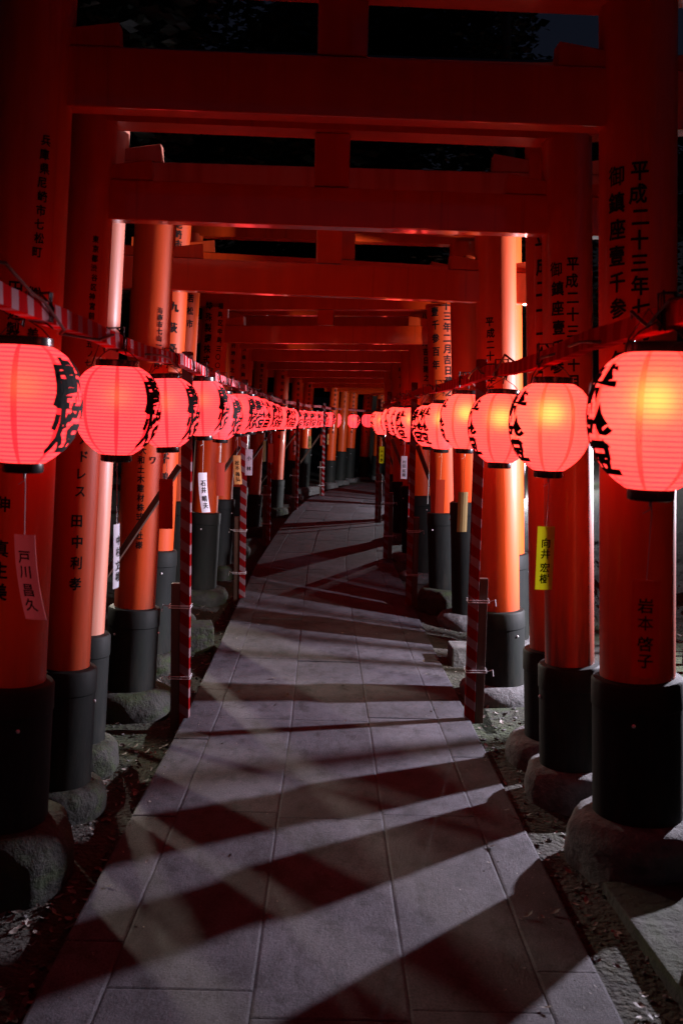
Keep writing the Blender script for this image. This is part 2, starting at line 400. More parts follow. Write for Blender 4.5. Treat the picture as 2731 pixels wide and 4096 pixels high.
for ci in range(5):
    d = rnd.uniform(0, 0.5); step = 0.95 if ci in (0, 4) else 1.32
    while d < dist[-1] - 0.05:
        d2 = min(d + step * rnd.uniform(0.96, 1.04), dist[-1]); e = 0.001
        f0, f1 = colf[ci] + (0.0007 if ci else 0), colf[ci + 1] - (0.0007 if ci < 4 else 0)
        zt = rnd.uniform(-0.0022, 0.0022); tilt = rnd.uniform(-0.002, 0.002); nseg = 4
        top = []; bot = []
        loop = [(d + e + (d2 - d - 2 * e) * k / nseg, f0) for k in range(nseg + 1)] + [(d2 - e - (d2 - d - 2 * e) * k / nseg, f1) for k in range(nseg + 1)]
        cx = (f0 + f1) / 2; cd = (d + d2) / 2
        inn = []
        for dd, ff in loop:
            q = path_pt(dd, ff); ji = 0.004 * noise.noise(Vector((q.x * 9, q.y * 9, ci)))
            ins = 0.007
            qi = path_pt(dd + (ins if dd < cd else -ins), ff + (ins / 1.5 if ff < cx else -ins / 1.5))
            z = zt + tilt * (dd - cd) * 2
            top.append(bm.verts.new((q.x + ji, q.y, z - 0.0022))); inn.append(bm.verts.new((qi.x + ji, qi.y, z))); bot.append(bm.verts.new((q.x + ji, q.y, -0.10)))
        nl = len(loop)
        bm.faces.new(list(reversed(inn)))
        for k in range(nl):
            j = (k + 1) % nl
            bm.faces.new((inn[k], inn[j], top[j], top[k])); bm.faces.new((top[k], top[j], bot[j], bot[k]))
        d = d2
bmesh.ops.recalc_face_normals(bm, faces=bm.faces[:])
nfaces = len(bm.faces)
prev = None
for k in range(81):
    d = dist[-1] * k / 80
    a = path_pt(d, 0.012); b = path_pt(d, 0.988)
    cur = (bm.verts.new((a.x, a.y, -0.0045)), bm.verts.new((b.x, b.y, -0.0045)))
    if prev:
        f = bm.faces.new((prev[0], prev[1], cur[1], cur[0])); f.material_index = 1
    prev = cur
tag(link('path', bm, [M['paving'], M['mortar']]), kind='structure')

# concrete drain kerb at the near right
bm = bmesh.new()
a, b = Vector((0.93, 3.32)), Vector((1.10, 1.2)); dv = (b - a).normalized(); nv = Vector((-dv.y, dv.x)); nv = nv if nv.x > 0 else -nv
L = (b - a).length; mtx = Matrix(((nv.x, dv.x, 0, a.x), (nv.y, dv.y, 0, a.y), (0, 0, 1, 0), (0, 0, 0, 1)))
box(bm, (0.36, L / 2, -0.035), (0.72, L, 0.13), 0.008, mtx)
bmesh.ops.recalc_face_normals(bm, faces=bm.faces[:])
tag(link('concrete_kerb', bm, M['moss']), 'grey concrete kerb slab at the near right beside the path', 'kerb')

# leaf litter: nobody could count it
def leaf_quad(bm, x, y, z, s, rnd):
    a = rnd.uniform(0, 6.28); t = Matrix.Rotation(a, 3, 'Z') @ Matrix.Rotation(rnd.uniform(-.5, .5), 3, 'X') @ Matrix.Rotation(rnd.uniform(-.5, .5), 3, 'Y')
    pts = [(-1, 0, .12), (-.3, .42, 0), (.5, .34, .05), (1, 0, .2), (.4, -.36, 0), (-.4, -.4, .06)]
    vv = [bm.verts.new(Vector((x, y, z + s * .2)) + t @ (Vector(q) * s)) for q in pts]
    c = bm.verts.new(Vector((x, y, z + s * .1)))
    for i in range(6): bm.faces.new((vv[i], vv[(i + 1) % 6], c))
bm = bmesh.new(); rnd = random.Random(11)
def litter(count, x0, x1, y0, y1, s0, s1):
    for i in range(count):
        x = rnd.uniform(x0, x1); y = y0 + (y1 - y0) * rnd.random() ** 1.4
        if noise.noise(Vector((x * 2.3, y * 2.3, 5))) < rnd.uniform(-.5, .25): continue
        leaf_quad(bm, x, y, gz(x, y) + .004, rnd.uniform(s0, s1), rnd)
litter(2600, -1.75, -0.84, 2.6, 9.5, .010, .024)
litter(1700, 0.72, 1.7, 2.4, 9.0, .009, .022)
litter(1800, 1.7, 5.0, 4.0, 16.0, .012, .03)
tag(link('leaf_litter', bm, M['leaf']), kind='stuff')
bm = bmesh.new()
for i in range(2600):
    f = rnd.random() if i % 3 == 0 else (abs(rnd.gauss(0, .07)) if i % 2 else 1 - abs(rnd.gauss(0, .07)))
    if not .005 < f < .995: continue
    q = path_pt(4.2 + 10 * rnd.random() ** 1.5, f)
    if noise.noise(Vector((q.x * 3, q.y * 2, 8))) < rnd.uniform(-.4, .2): continue
    leaf_quad(bm, q.x, q.y, .001, rnd.uniform(.0015, .006) * (1 if rnd.random() < .93 else 2), rnd)
tag(link('path_grit', bm, M['leaf']), kind='stuff')
protoleaf = None
for i in range(34):
    d = 3.5 + 7.5 * rnd.random(); f = rnd.choice([rnd.uniform(.01, .14), rnd.uniform(.86, .99), rnd.uniform(.1, .9)])
    q = path_pt(d + 1.5, f)
    if protoleaf is None:
        bm = bmesh.new(); leaf_quad(bm, 0, 0, 0.001, .016, random.Random(5)); o = protoleaf = link('fallen_leaf', bm, M['leaf'])
    else:
        o = protoleaf.copy(); col.objects.link(o)
    o.location = (q.x, q.y, .003); o.rotation_euler = (0, 0, rnd.uniform(0, 6.28)); k = rnd.uniform(.7, 1.7); o.scale = (k, k * rnd.uniform(.6, 1), k)
    tag(o, 'small dry leaf lying on the paving slabs', 'leaf', 'dry leaves on the path')

# ------------------------------------------------------------------ torii gates
TXT = [
('A', 0, '兵庫県尼崎市七松町', 19, 14, 2.487, 2.129, 0.034), ('A', 0, '田', -16, -16, 2.004, 2.004, 0.053), ('A', 0, '㈱', 13, 13, 1.994, 1.994, 0.044),
('A', 0, '辺製作', -15, -19, 1.926, 1.816, 0.047), ('A', 0, '美容', 13, 13, 1.862, 1.8, 0.04), ('A', 0, '伸', -21, -21, 1.295, 1.295, 0.05), ('A', 0, '真生美', -23, -21, 1.145, 0.999, 0.056),
('B', 0, '東京都渋谷区神宮前四ノ五ノ七', 21, 18, 2.288, 1.805, 0.027), ('B', 0, 'アドレス', 16, 13, 1.504, 1.294, 0.047), ('B', 0, '田中利孝', 11, 12, 1.175, 0.918, 0.051),
('C', 0, '海南市七山一二ノ四', 27, 25, 2.167, 1.872, 0.034), ('C', 0, 'ワ', 27, 27, 1.361, 1.361, 0.044), ('C', 0, '大和土木建材株式会社様', -3, 3, 1.411, 0.893, 0.041),
('C2', 0, '尼崎市', 15, 16, 2.804, 2.683, 0.051), ('C2', 0, '九萩原', 17, 14, 2.292, 2.03, 0.062), ('C2', 0, '千鶴', 13, 13, 1.329, 1.206, 0.065),
('D2', 0, '若松市', 27, 29, 2.488, 2.3, 0.058), ('D', 0, '特殊製鋼株式会社', -30, -30, 2.554, 1.911, 0.074), ('D', 0, '福島区中島三〇〇一', 20, 22, 2.564, 1.979, 0.051),
('E', 0, '大阪府堺市北区', 14, 17, 2.5, 2.0, 0.05), ('F', 0, '奈良県生駒市', 1, 7, 2.5, 2.0, 0.052), ('G', 0, '京都市伏見区深草', 5, 5, 2.4, 1.9, 0.05), ('K', 0, '富山市海老江上', 10, 10, 2.3, 1.75, 0.06), ('N', 0, 'マスタスト', 0, 0, 2.3, 1.8, 0.06),
('A', 1, '平成二十三年七月吉日', 2, 8, 2.454, 1.774, 0.063), ('A', 1, '御鎮座壹千参百年', -31, -26, 2.446, 1.829, 0.066),
('B', 1, '平成二十三年十月吉日', 11, 13, 2.249, 1.644, 0.054), ('B', 1, '御鎮座壹千参百年', -23, -21, 2.231, 1.686, 0.057),
('B2', 1, '平成二十一年五月吉日', -14, -12, 2.418, 1.508, 0.083), ('C', 1, '平成二十四年三月吉日建之', -18, -14, 2.173, 1.469, 0.051),
('D', 1, '平成二十三年二月吉日建之', 18, 21, 2.823, 1.848, 0.074), ('D', 1, '御鎮座壹千参百年', -28, -26, 2.838, 2.075, 0.074),
('E', 1, '平成十八年五月吉日建之', 26, 26, 2.892, 2.03, 0.066), ('F', 1, '平成十八年十月吉日', 5, 3, 2.95, 2.272, 0.07),
]
LEAN = 0.05
# key: left x,y,r, right x,y,r, base bottom z (l, r), wrap top z (l, r), tie beam bottom, height, lintel bottom, paint
GATES = [
('Z', (-1.25, 2.72, .125), (1.27, 2.72, .13), (.15, .15), (.68, .70), 2.86, .19, 3.24, 'paint'),
('A', (-1.155, 3.43, .125), (1.09, 3.55, .133), (.15, .18), (.665, .70), 2.61, .195, 3.015, 'paint'),
('B', (-1.13, 4.07, .100), (.99, 4.20, .103), (.05, .13), (.555, .585), 2.37, .155, 2.74, 'worn'),
('B2', (-1.19, 4.62, .088), (1.02, 4.68, .112), (.05, .10), (.575, .54), 2.56, .17, 2.96, 'pale'),
('C', (-1.145, 5.525, .114), (.938, 5.80, .117), (.06, .04), (.53, .51), 2.28, .175, 2.66, 'paint'),
('C2', (-1.217, 6.50, .110), (1.17, 7.00, .130), (.04, .05), (.725, .685), 2.47, .18, 2.86, 'paint'),
('D2', (-1.33, 7.70, .120), (1.02, 7.85, .120), (.05, .05), (.95, .98), 2.56, .18, 2.95, 'paint'),
('D', (-1.235, 8.90, .118), (.895, 8.45, .126), (.05, .18), (.75, .835), 2.245, .15, 2.53, 'paint'),
('E', (-1.27, 10.4, .120), (.836, 10.1, .120), (.05, .05), (.75, .855), 2.30, .17, 2.64, 'paint'),
('F', (-1.28, 11.9, .120), (.833, 11.5, .120), (.05, .05), (.78, .86), 2.26, .17, 2.62, 'paint'),
('G', (-1.25, 14.1, .100), (.823, 13.6, .120), (.05, .05), (.52, .78), 2.27, .17, 2.62, 'paint'),
('H', (-1.13, 16.9, .130), (.832, 16.2, .120), (.08, .05), (.57, .74), 2.28, .17, 2.64, 'paint'),
('I', (-.993, 19.9, .120), (1.12, 18.9, .120), (.08, .05), (.77, .70), 2.30, .17, 2.66, 'paint'),
('K', (-.838, 21.5, .120), (1.60, 20.4, .120), (.12, .05), (.97, .70), 2.26, .17, 2.62, 'paint'),
('M', (-.29, 24.0, .115), (1.98, 22.2, .120), (.08, .05), (.62, .70), 2.26, .17, 2.62, 'paint'),
('N', (-.046, 25.0, .120), (2.28, 23.1, .120), (.08, .05), (.81, .70), 2.26, .17, 2.62, 'paint'),
('O', (.177, 26.0, .120), (2.62, 24.0, .120), (.08, .05), (.87, .70), 2.26, .17, 2.62, 'paint'),
('P', (.568, 26.6, .125), (3.0, 24.9, .120), (.08, .05), (.63, .70), 2.26, .17, 2.62, 'paint'),
('Q', (.95, 27.4, .125), (3.4, 25.9, .120), (.08, .05), (.63, .70), 2.26, .17, 2.62, 'paint'),
]
GLABEL = {
'Z': 'closest red torii gate, its pillars beside the camera and mostly out of view',
'A': 'large red torii gate with the thickest pillars, nearest one fully in view',
'B': 'second red torii gate, its right pillar stained dark near the black foot',
'B2': 'thin faded pinkish torii gate standing just behind the second gate',
'C': 'third red torii gate, its right pillar half dark and half bright orange',
'C2': 'red torii gate right behind the one with the half orange pillar, greenish black left foot',
'D2': 'red torii gate with unusually tall black feet, just past the greenish foot',
'D': 'red torii gate whose bright orange right pillar carries two columns of writing',
}
ORD = ['first', 'second', 'third', 'fourth', 'fifth', 'sixth', 'seventh', 'eighth', 'ninth', 'tenth', 'eleventh', 'twelfth', 'thirteenth', 'fourteenth', 'fifteenth', 'sixteenth', 'seventeenth', 'eighteenth', 'nineteenth', 'twentieth', 'twenty-first', 'twenty-second']
def stone_mesh(r, h, seed):
    bm = bmesh.new()
    prof = []
    for k in range(13):
        a = k / 12 * math.pi / 2
        prof.append((r * (0.93 + 0.07 * math.sin(2 * a)) if k < 5 else r * (0.62 + 0.38 * math.cos((k - 4) / 8 * math.pi / 2) ** 0.7), -0.06 + (h + 0.06) * (math.sin(a) ** 0.8 if k else 0)))
    lathe(bm, [(r * .9, -.14)] + prof, 36)
    for v in bm.verts:
        if v.co.z < h - .002:
            q = noise.noise(Vector((v.co.x * 5, v.co.y * 5, v.co.z * 5 + seed * 3))) + .45 * noise.noise(Vector((v.co.x * 16, v.co.y * 16, v.co.z * 16 + seed)))
            s = 1 + .12 * q; v.co.x *= s; v.co.y *= s
    return bm
far_i = 0
for gi, (key, l, r_, zb, zw, nb, nh, sb, paint) in enumerate(GATES):
    mid = (Vector(l[:2]) + Vector(r_[:2])) / 2; dx = Vector(r_[:2]) - Vector(l[:2]); yaw = math.atan2(dx.y, dx.x); span = dx.length
    root = empty('torii_gate', (mid.x, mid.y, 0), yaw)
    if key in GLABEL: lab = GLABEL[key]
    else:
        far_i += 1; lab = ORD[far_i - 1] + ' red torii gate beyond the bright orange pillar with writing'
    tag(root, lab, 'torii gate', 'red torii gates spanning the path')
    P = M[paint]; near = gi < 10
    seg = 56 if near else 28
    for s in (0, 1):
        x0, y0, r = (l, r_)[s]; sg = 1 if s == 0 else -1
        xl = -span / 2 if s == 0 else span / 2
        tilt = math.atan(LEAN) * sg
        bx = xl - sg * LEAN * (0.6 - zb[s])
        bm = bmesh.new(); H = (sb + 0.02 - zb[s]) / math.cos(tilt); nring = 12
        lathe(bm, [(r * (1 - .02 * k / nring), (zb[s] * 0 + .02) + (H - .02) * k / nring) for k in range(nring + 1)], seg)
        # a faint hand-shaped unevenness
        for v in bm.verts:
            q = .0022 * noise.noise(Vector((v.co.x * 6, v.co.y * 6, v.co.z * 1.3 + gi * 7 + s * 3))); d = Vector((v.co.x, v.co.y, 0)).normalized() * q; v.co += d
        pp = P
        if paint == 'worn' and s == 0: pp = M['paint']
        if paint == 'pale' and s == 1: pp = M['paint']
        pil = link('pillar', bm, pp, root, True, (bx, 0, zb[s]), (0, tilt, 0)); autosmooth(pil)
        # black wrapped foot
        rw = r + .026; hw = zw[s] - zb[s]
        bm = bmesh.new()
        lathe(bm, [(rw * 1.01, 0), (rw * 1.008, hw - .105), (rw * 1.008 + .004, hw - .10), (rw + .004, hw - .012), (rw - .003, hw - .002), (r - .002, hw + .003)], seg, False)
        wr = link('black_foot', bm, M['wrap'], pil, False); autosmooth(wr)
        bm = bmesh.new()
        for k in range(3):
            a = k * 2.1 + 1.2 * s + gi
            lathe(bm, [(.007, -.004), (.007, .002), (.004, .005)], 8, True, (0, 0, 0))
            for v in list(bm.verts)[-24:]:
                q = Vector((rw * 1.008 + .002 + v.co.z, v.co.x, hw - .14 + v.co.y)); v.co = Matrix.Rotation(a, 3, 'Z') @ q
        link('nail', bm, M['wire'], wr, True)
        # foundation stone
        bm = stone_mesh(rw * 1.62, max(.1, zb[s] - gz(x0, y0) + .012), gi * 2 + s)
        st = link('foundation_stone', bm, M['moss'] if (s == 0 and gi < 12) or key in ('D',) else M['stone'], root, True, (bx, 0, gz(x0, y0)), (0, 0, gi * 1.3 + s))
        st.scale = (1 + .12 * math.sin(gi * 2.1 + s), 1, 1)
        # writing painted down the pillar
        cols_ = [t for t in TXT if t[0] == key and t[1] == s]
        if not cols_ and near is False and key not in ('Z',):
            cols_ = [(key, s, '平成十九年四月吉日建之' if s else '大阪市中央区本町商店会', 6, 6, 2.4, 1.3, .06)]
        if cols_:
            psi = math.atan2(-y0, -x0) - yaw
            for (_, _, txt, a0, a1, z0, z1, sz) in cols_:
                bm = bmesh.new()
                nT = len(txt)
                for i, ch in enumerate(txt):
                    f = i / (nT - 1) if nT > 1 else 0
                    th0 = psi + R(a0 + (a1 - a0) * f); zc = (z0 + (z1 - z0) * f - zb[s])
                    if zc + zb[s] < zw[s] + .03: continue
                    wob = random.uniform(-.004, .004)
                    def fn(x, y, e, th0=th0, zc=zc, sz=sz, wob=wob):
                        th = th0 + (x * sz * 0.95 + wob) / r; rr = r * (1 - .02 * zc / H) + .003 + e
                        return (rr * math.cos(th), rr * math.sin(th), zc + y * sz * 1.08)
                    put_glyph(bm, ch, fn, .016)
                link('inscription', bm, M['ink'], pil)
    BM = M['pale'] if paint == 'pale' else M['beam']
    # tie beam passing through both pillars
    nd = .042
    half = span / 2 - LEAN * (nb - .6) + max(l[2], r_[2])
    ext = .17
    bm = bmesh.new(); box(bm, (0, 0, nb + nh / 2), (2 * (half + ext), 2 * nd, nh), .006)
    link('tie_beam', bm, BM, root)
    # wedges on the tie beam either side of each pillar
    for sgn in (-1, 1):
        for side in (-1, 1):
            cx = sgn * (span / 2 - LEAN * (nb + nh - .6)); pr = l[2] if sgn < 0 else r_[2]
            x_a = cx + side * (pr * .55); x_b = cx + side * (pr + .155)
            bm = bmesh.new()
            z0 = nb + nh + .002; hh = .055 if (sgn * side) > 0 else .062
            pts = [(x_a, z0), (x_b, z0), (x_b - side * .004, z0 + hh * 1.28), (x_a, z0 + hh * .8)]
            fr = [bm.verts.new((x, -nd * .86, z)) for x, z in pts]; bk = [bm.verts.new((x, nd * .86, z)) for x, z in pts]
            bm.faces.new(fr); bm.faces.new(list(reversed(bk)))
            for k in range(4): bm.faces.new((fr[k], bk[k], bk[(k + 1) % 4], fr[(k + 1) % 4]))
            bmesh.ops.recalc_face_normals(bm, faces=bm.faces[:])
            bmesh.ops.bevel(bm, geom=bm.edges[:], offset=.003, segments=1, affect='EDGES')
            link('wedge', bm, P if paint != 'worn' else M['paint'], root)
    # short centre strut
    cw = .168 if key == 'A' else .14
    bm = bmesh.new(); box(bm, (0, 0, (nb + nh + sb) / 2 + .002), (cw, .062, sb - nb - nh - .008), .005)
    link('centre_strut', bm, BM, root)
    # lower lintel and capped top lintel, both rising a little to the ends
    topx = span / 2 - LEAN * (sb - .6)
    def sweep(prof, half_x, name, mats, topmat=None):
        bm = bmesh.new(); rings = []; K = 16
        for k in range(K + 1):
            x = -half_x + 2 * half_x * k / K; up = .09 * max(0, (abs(x) - topx * .9) / (half_x - topx * .9)) ** 1.5
            sl = .10 * (x / half_x if abs(k - K / 2) == K / 2 else 0)
            rings.append([bm.verts.new((x + (sl * (z - prof[0][1]) / .3 if abs(sl) else 0), y, z + up)) for y, z in prof])
        npf = len(prof)
        for a, b in zip(rings, rings[1:]):
            for i in range(npf):
                j = (i + 1) % npf
                f = bm.faces.new((a[i], b[i], b[j], a[j]))
                if topmat and i in topmat: f.material_index = 1
        bm.faces.new(rings[0]); bm.faces.new(list(reversed(rings[-1])))
        bmesh.ops.recalc_face_normals(bm, faces=bm.faces[:])
        return link(name, bm, mats, root)
    d2 = .068
    sh = .145; kh = .13
    PM = BM
    sweep([(-d2, sb), (d2, sb), (d2 + .008, sb + sh), (-d2 - .008, sb + sh)], topx + .40, 'lower_lintel', PM)
    sweep([(-d2 - .03, sb + sh + .003), (d2 + .03, sb + sh + .003), (d2 + .045, sb + sh + kh * .62), (0, sb + sh + kh), (-d2 - .045, sb + sh + kh * .62)], topx + .50, 'top_lintel', [PM, M['black']], (2, 3))

# ------------------------------------------------------------------ lantern posts, rails, cables
def make_post(x, y, h, side, brace, label):
    root = empty('lantern_post', (x, y, -.08 if side < 0 else -.03))
    tag(root, label, 'post', 'striped posts carrying the lantern rails')
    b0 = .08 if side < 0 else .03
    bm = bmesh.new(); box(bm, (0, 0, (h + b0) / 2), (.052, .052, h + b0), .004)
    link('pole', bm, M['tape_post'], root)
    bm = bmesh.new(); box(bm, (side * .052, .012, .40), (.046, .046, .80), .003)
    link('stake', bm, M['timber'], root)
    for z in (.30, .68):
        bm = bmesh.new()
        for dz in (-.006, .006):
            cx, hx, hy = side * .026, .056, .034
            tube(bm, [(cx - hx, -hy, z + dz), (cx + hx, -hy, z + dz), (cx + hx, hy + .012, z + dz), (cx - hx, hy + .012, z + dz), (cx - hx, -hy, z + dz)], .0022, 6)
        tube(bm, [(side * .08, -.03, z), (side * .11, -.05, z + .015), (side * .115, -.05, z - .02)], .0022, 6)
        link('wire_tie', bm, M['wire'], root)
    if brace:
        bm = bmesh.new()
        a = Vector((side * .04, .04, 1.42)); b = Vector((side * brace, .16, .02)); dd = b - a
        q = dd.to_track_quat('Z', 'Y').to_matrix().to_4x4(); q.translation = (a + b) / 2
        box(bm, (0, 0, 0), (.042, .03, dd.length), .003, q)
        link('brace', bm, M['timber'], root)
    return root
LP = [(-.80, 1.75), (-.812, 5.2), (-.87, 8.8), (-.955, 13.0), (-.80, 17.5), (-.40, 20.8), (.02, 25.0)]
RP = [(.80, 1.70), (.716, 5.28), (.60, 8.6), (.52, 11.5), (.55, 15.6), (1.05, 19.8)]
for side, P_, nm in ((-1, LP, 'left'), (1, RP, 'right')):
    for i, (x, y) in enumerate(P_):
        lab = f'red and white striped post, {ORD[i]} along the {nm} edge of the path'
        make_post(x, y, 1.93, side, (.98 if side < 0 else .62) if (0 < i < 6 and not (side > 0 and i == 1)) else 0, lab)
LR = [(-.87, 1.2, 1.95), (-.87, 3.35, 1.885), (-.855, 5.17, 1.89), (-.935, 8.8, 1.885), (-1.02, 13.0, 1.88), (-.90, 17.5, 1.87), (-.50, 20.8, 1.86), (-.06, 25.0, 1.86), (1.1, 27.1, 1.85)]
RR = [(.85, 1.0, 1.93), (.77, 3.2, 1.865), (.765, 5.25, 1.87), (.67, 8.6, 1.86), (.59, 11.5, 1.85), (.62, 15.6, 1.84), (1.12, 19.8, 1.84)]
def rail(a, b, label, i):
    a = Vector(a); b = Vector(b); d = b - a; Ln = d.length
    bm = bmesh.new(); K = 14
    rings = []
    rr = random.Random(i)
    for k in range(K + 1):
        x = Ln * k / K; s = -.018 * math.sin(math.pi * k / K); wv = rr.uniform(-.0015, .0015)
        hw, hh = .019 + wv, .024 + wv
        rings.append([bm.verts.new((x, y, z + s)) for y, z in ((-hw, -hh), (hw, -hh), (hw, hh), (-hw, hh))])
    for p, q in zip(rings, rings[1:]):
        for m_ in range(4): bm.faces.new((p[m_], p[(m_ + 1) % 4], q[(m_ + 1) % 4], q[m_]))
    bm.faces.new(rings[0]); bm.faces.new(list(reversed(rings[-1])))
    bmesh.ops.recalc_face_normals(bm, faces=bm.faces[:])
    o = link('striped_rail', bm, M['tape_left' if i >= 50 else 'tape_right'])
    o.location = a; o.rotation_euler = (0, -math.atan2(d.z, Vector((d.x, d.y)).length), math.atan2(d.y, d.x))
    tag(o, label, 'rail', 'striped rails the lanterns hang from')
def near_k2(y): return .87 + .13 * min(1, max(0, (y - 9) / 10))
LR = [(x * near_k2(y), y * near_k2(y), 1.6 + (z - 1.6) * near_k2(y)) for x, y, z in LR]
RR = [(x * near_k2(y), y * near_k2(y), 1.6 + (z - 1.6) * near_k2(y)) for x, y, z in RR]
for nm, Q in (('left', LR), ('right', RR)):
    for i in range(len(Q) - 1):
        rail(Q[i], Q[i + 1], f'red and white taped rail above the {nm} lanterns, {ORD[i]} length from the near end', i + (50 if nm == 'left' else 0))

# ------------------------------------------------------------------ lanterns
prof = [(.062, -.168), (.088, -.150), (.115, -.126), (.137, -.095), (.151, -.060), (.160, -.020), (.162, .015), (.160, .050), (.152, .085), (.138, .116), (.116, .142), (.092, .158), (.070, .168)]
def lantern_radius(z):
    for (r0, z0), (r1, z1) in zip(prof, prof[1:]):
        if z0 <= z <= z1: return r0 + (r1 - r0) * (z - z0) / (z1 - z0)
    return .06
fine = []
for i in range(len(prof) - 1):
    for k in range(2): fine.append((prof[i][0] + (prof[i + 1][0] - prof[i][0]) * k / 2, prof[i][1] + (prof[i + 1][1] - prof[i][1]) * k / 2))
fine.append(prof[-1])
for it in range(2):
    fine = [fine[0]] + [((fine[i - 1][0] + 2 * fine[i][0] + fine[i + 1][0]) / 4, fine[i][1]) for i in range(1, len(fine) - 1)] + [fine[-1]]
LANTERN = {}
def build_lantern(side):
    root = empty('paper_lantern', (0, 0, 0))
    bm = bmesh.new(); lathe(bm, fine, 36, False); body = link('lit_body', bm, M['paper'], root, True)
    bm = bmesh.new(); lathe(bm, [(.058, .160), (.078, .160), (.080, .166), (.080, .188), (.072, .190), (.058, .182)], 36, False)
    bm.faces.new([v for v in bm.verts[-36:]])
    autosmooth(link('top_ring', bm, M['cap'], root))
    bm = bmesh.new(); lathe(bm, [(.048, -.198), (.055, -.196), (.057, -.192), (.057, -.170), (.052, -.164)], 36, True)
    autosmooth(link('bottom_ring', bm, M['cap'], root))
    bm = bmesh.new(); bmesh.ops.create_uvsphere(bm, u_segments=12, v_segments=8, radius=.034, matrix=Matrix.Translation((0, 0, .045)))
    link('bulb', bm, M['bulb_left' if side < 0 else 'bulb_right'], root, True)
    bm = bmesh.new()
    tube(bm, [(-.076, 0, .187), (-.05, 0, .215), (0, 0, .245), (.05, 0, .215), (.076, 0, .187)], .002, 6)
    tube(bm, [(0, 0, .245), (.004, 0, .26), (0, 0, .27)], .0025, 6)
    link('hanger', bm, M['cable'], root)
    bm = bmesh.new()
    for i, ch in enumerate('獻燈'):
        zc = .062 - i * .128
        def fn(x, y, e, zc=zc):
            z = zc + y * .152; rr = lantern_radius(max(-.16, min(.16, z))) + .0022 + e
            th = (R(-9) if side < 0 else math.pi + R(1)) + x * .185 / .16
            return (rr * math.cos(th), rr * math.sin(th), z)
        put_glyph(bm, ch, fn, .006)
    link('inscription', bm, M['ink'], body)
    return root
def copy_tree(o, parent=None):
    c = o.copy(); col.objects.link(c)
    if parent: c.parent = parent
    for ch in o.children: copy_tree(ch, c)
    return c
LL = [(-.919, 2.88, 1.624), (-.866, 3.83, 1.617), (-.874, 4.95, 1.614), (-.865, 6.18, 1.650), (-.915, 7.5, 1.604), (-.91, 8.6, 1.630), (-.90, 9.6, 1.632), (-.905, 10.5, 1.630), (-.94, 12.0, 1.622), (-.958, 13.3, 1.616), (-.94, 15.2, 1.600), (-.90, 16.6, 1.592), (-.874, 18.0, 1.593), (-.80, 19.4, 1.587), (-.698, 20.8, 1.590), (-.601, 21.9, 1.592), (-.488, 22.9, 1.595), (-.343, 23.9, 1.595), (-.128, 25.0, 1.575), (.261, 25.8, 1.560), (.636, 26.5, 1.585)]
RL = [(.766, 2.47, 1.615), (.799, 3.87, 1.591), (.776, 4.93, 1.574), (.755, 6.2, 1.605), (.729, 7.4, 1.570), (.72, 8.3, 1.563), (.678, 9.9, 1.566), (.672, 10.9, 1.576), (.653, 12.1, 1.595), (.650, 13.3, 1.592), (.583, 15.0, 1.555), (.60, 16.6, 1.578), (.80, 18.4, 1.58), (1.08, 20.0, 1.58)]
def near_k(y): return .87 + .13 * min(1, max(0, (y - 9) / 10))
def pull(q):
    k = near_k(q[1]); return (q[0] * k, q[1] * k, 1.6 + (q[2] - 1.6) * k)
YL = [-3, 1, -2, -6, -12, -8, -35, -45, -18, -35, -20, -60, -35, -40, -50, -45, -30, -20, -25, -20, -10]
YR = [4, 8, 2, -3, 14, 32, 28, 5, 10, -4, 3, 8, 0, 0]
lp = build_lantern(-1); rp = build_lantern(1)
lant = {}
for nm, proto, Q, Y in (('left', lp, LL, YL), ('right', rp, RL, YR)):
    for i, (x, y, z) in enumerate(Q):
        o = proto if i == 0 else copy_tree(proto)
        k = near_k(y); x, y, z = pull((x, y, z)); kv = k * random.uniform(.98, 1.02)
        o.location = (x, y, z); o.scale = (kv, kv * random.uniform(.98, 1.02), k); o.rotation_euler = (R(random.uniform(-2.5, 2.5)), R(random.uniform(-3, 3)), R(Y[i]))
        tag(o, f'glowing red paper lantern in the {nm} hand row, {ORD[i]} from the near end', 'lantern', 'glowing red paper lanterns along the path')
        lant[(nm, i)] = (x, y, z, k)

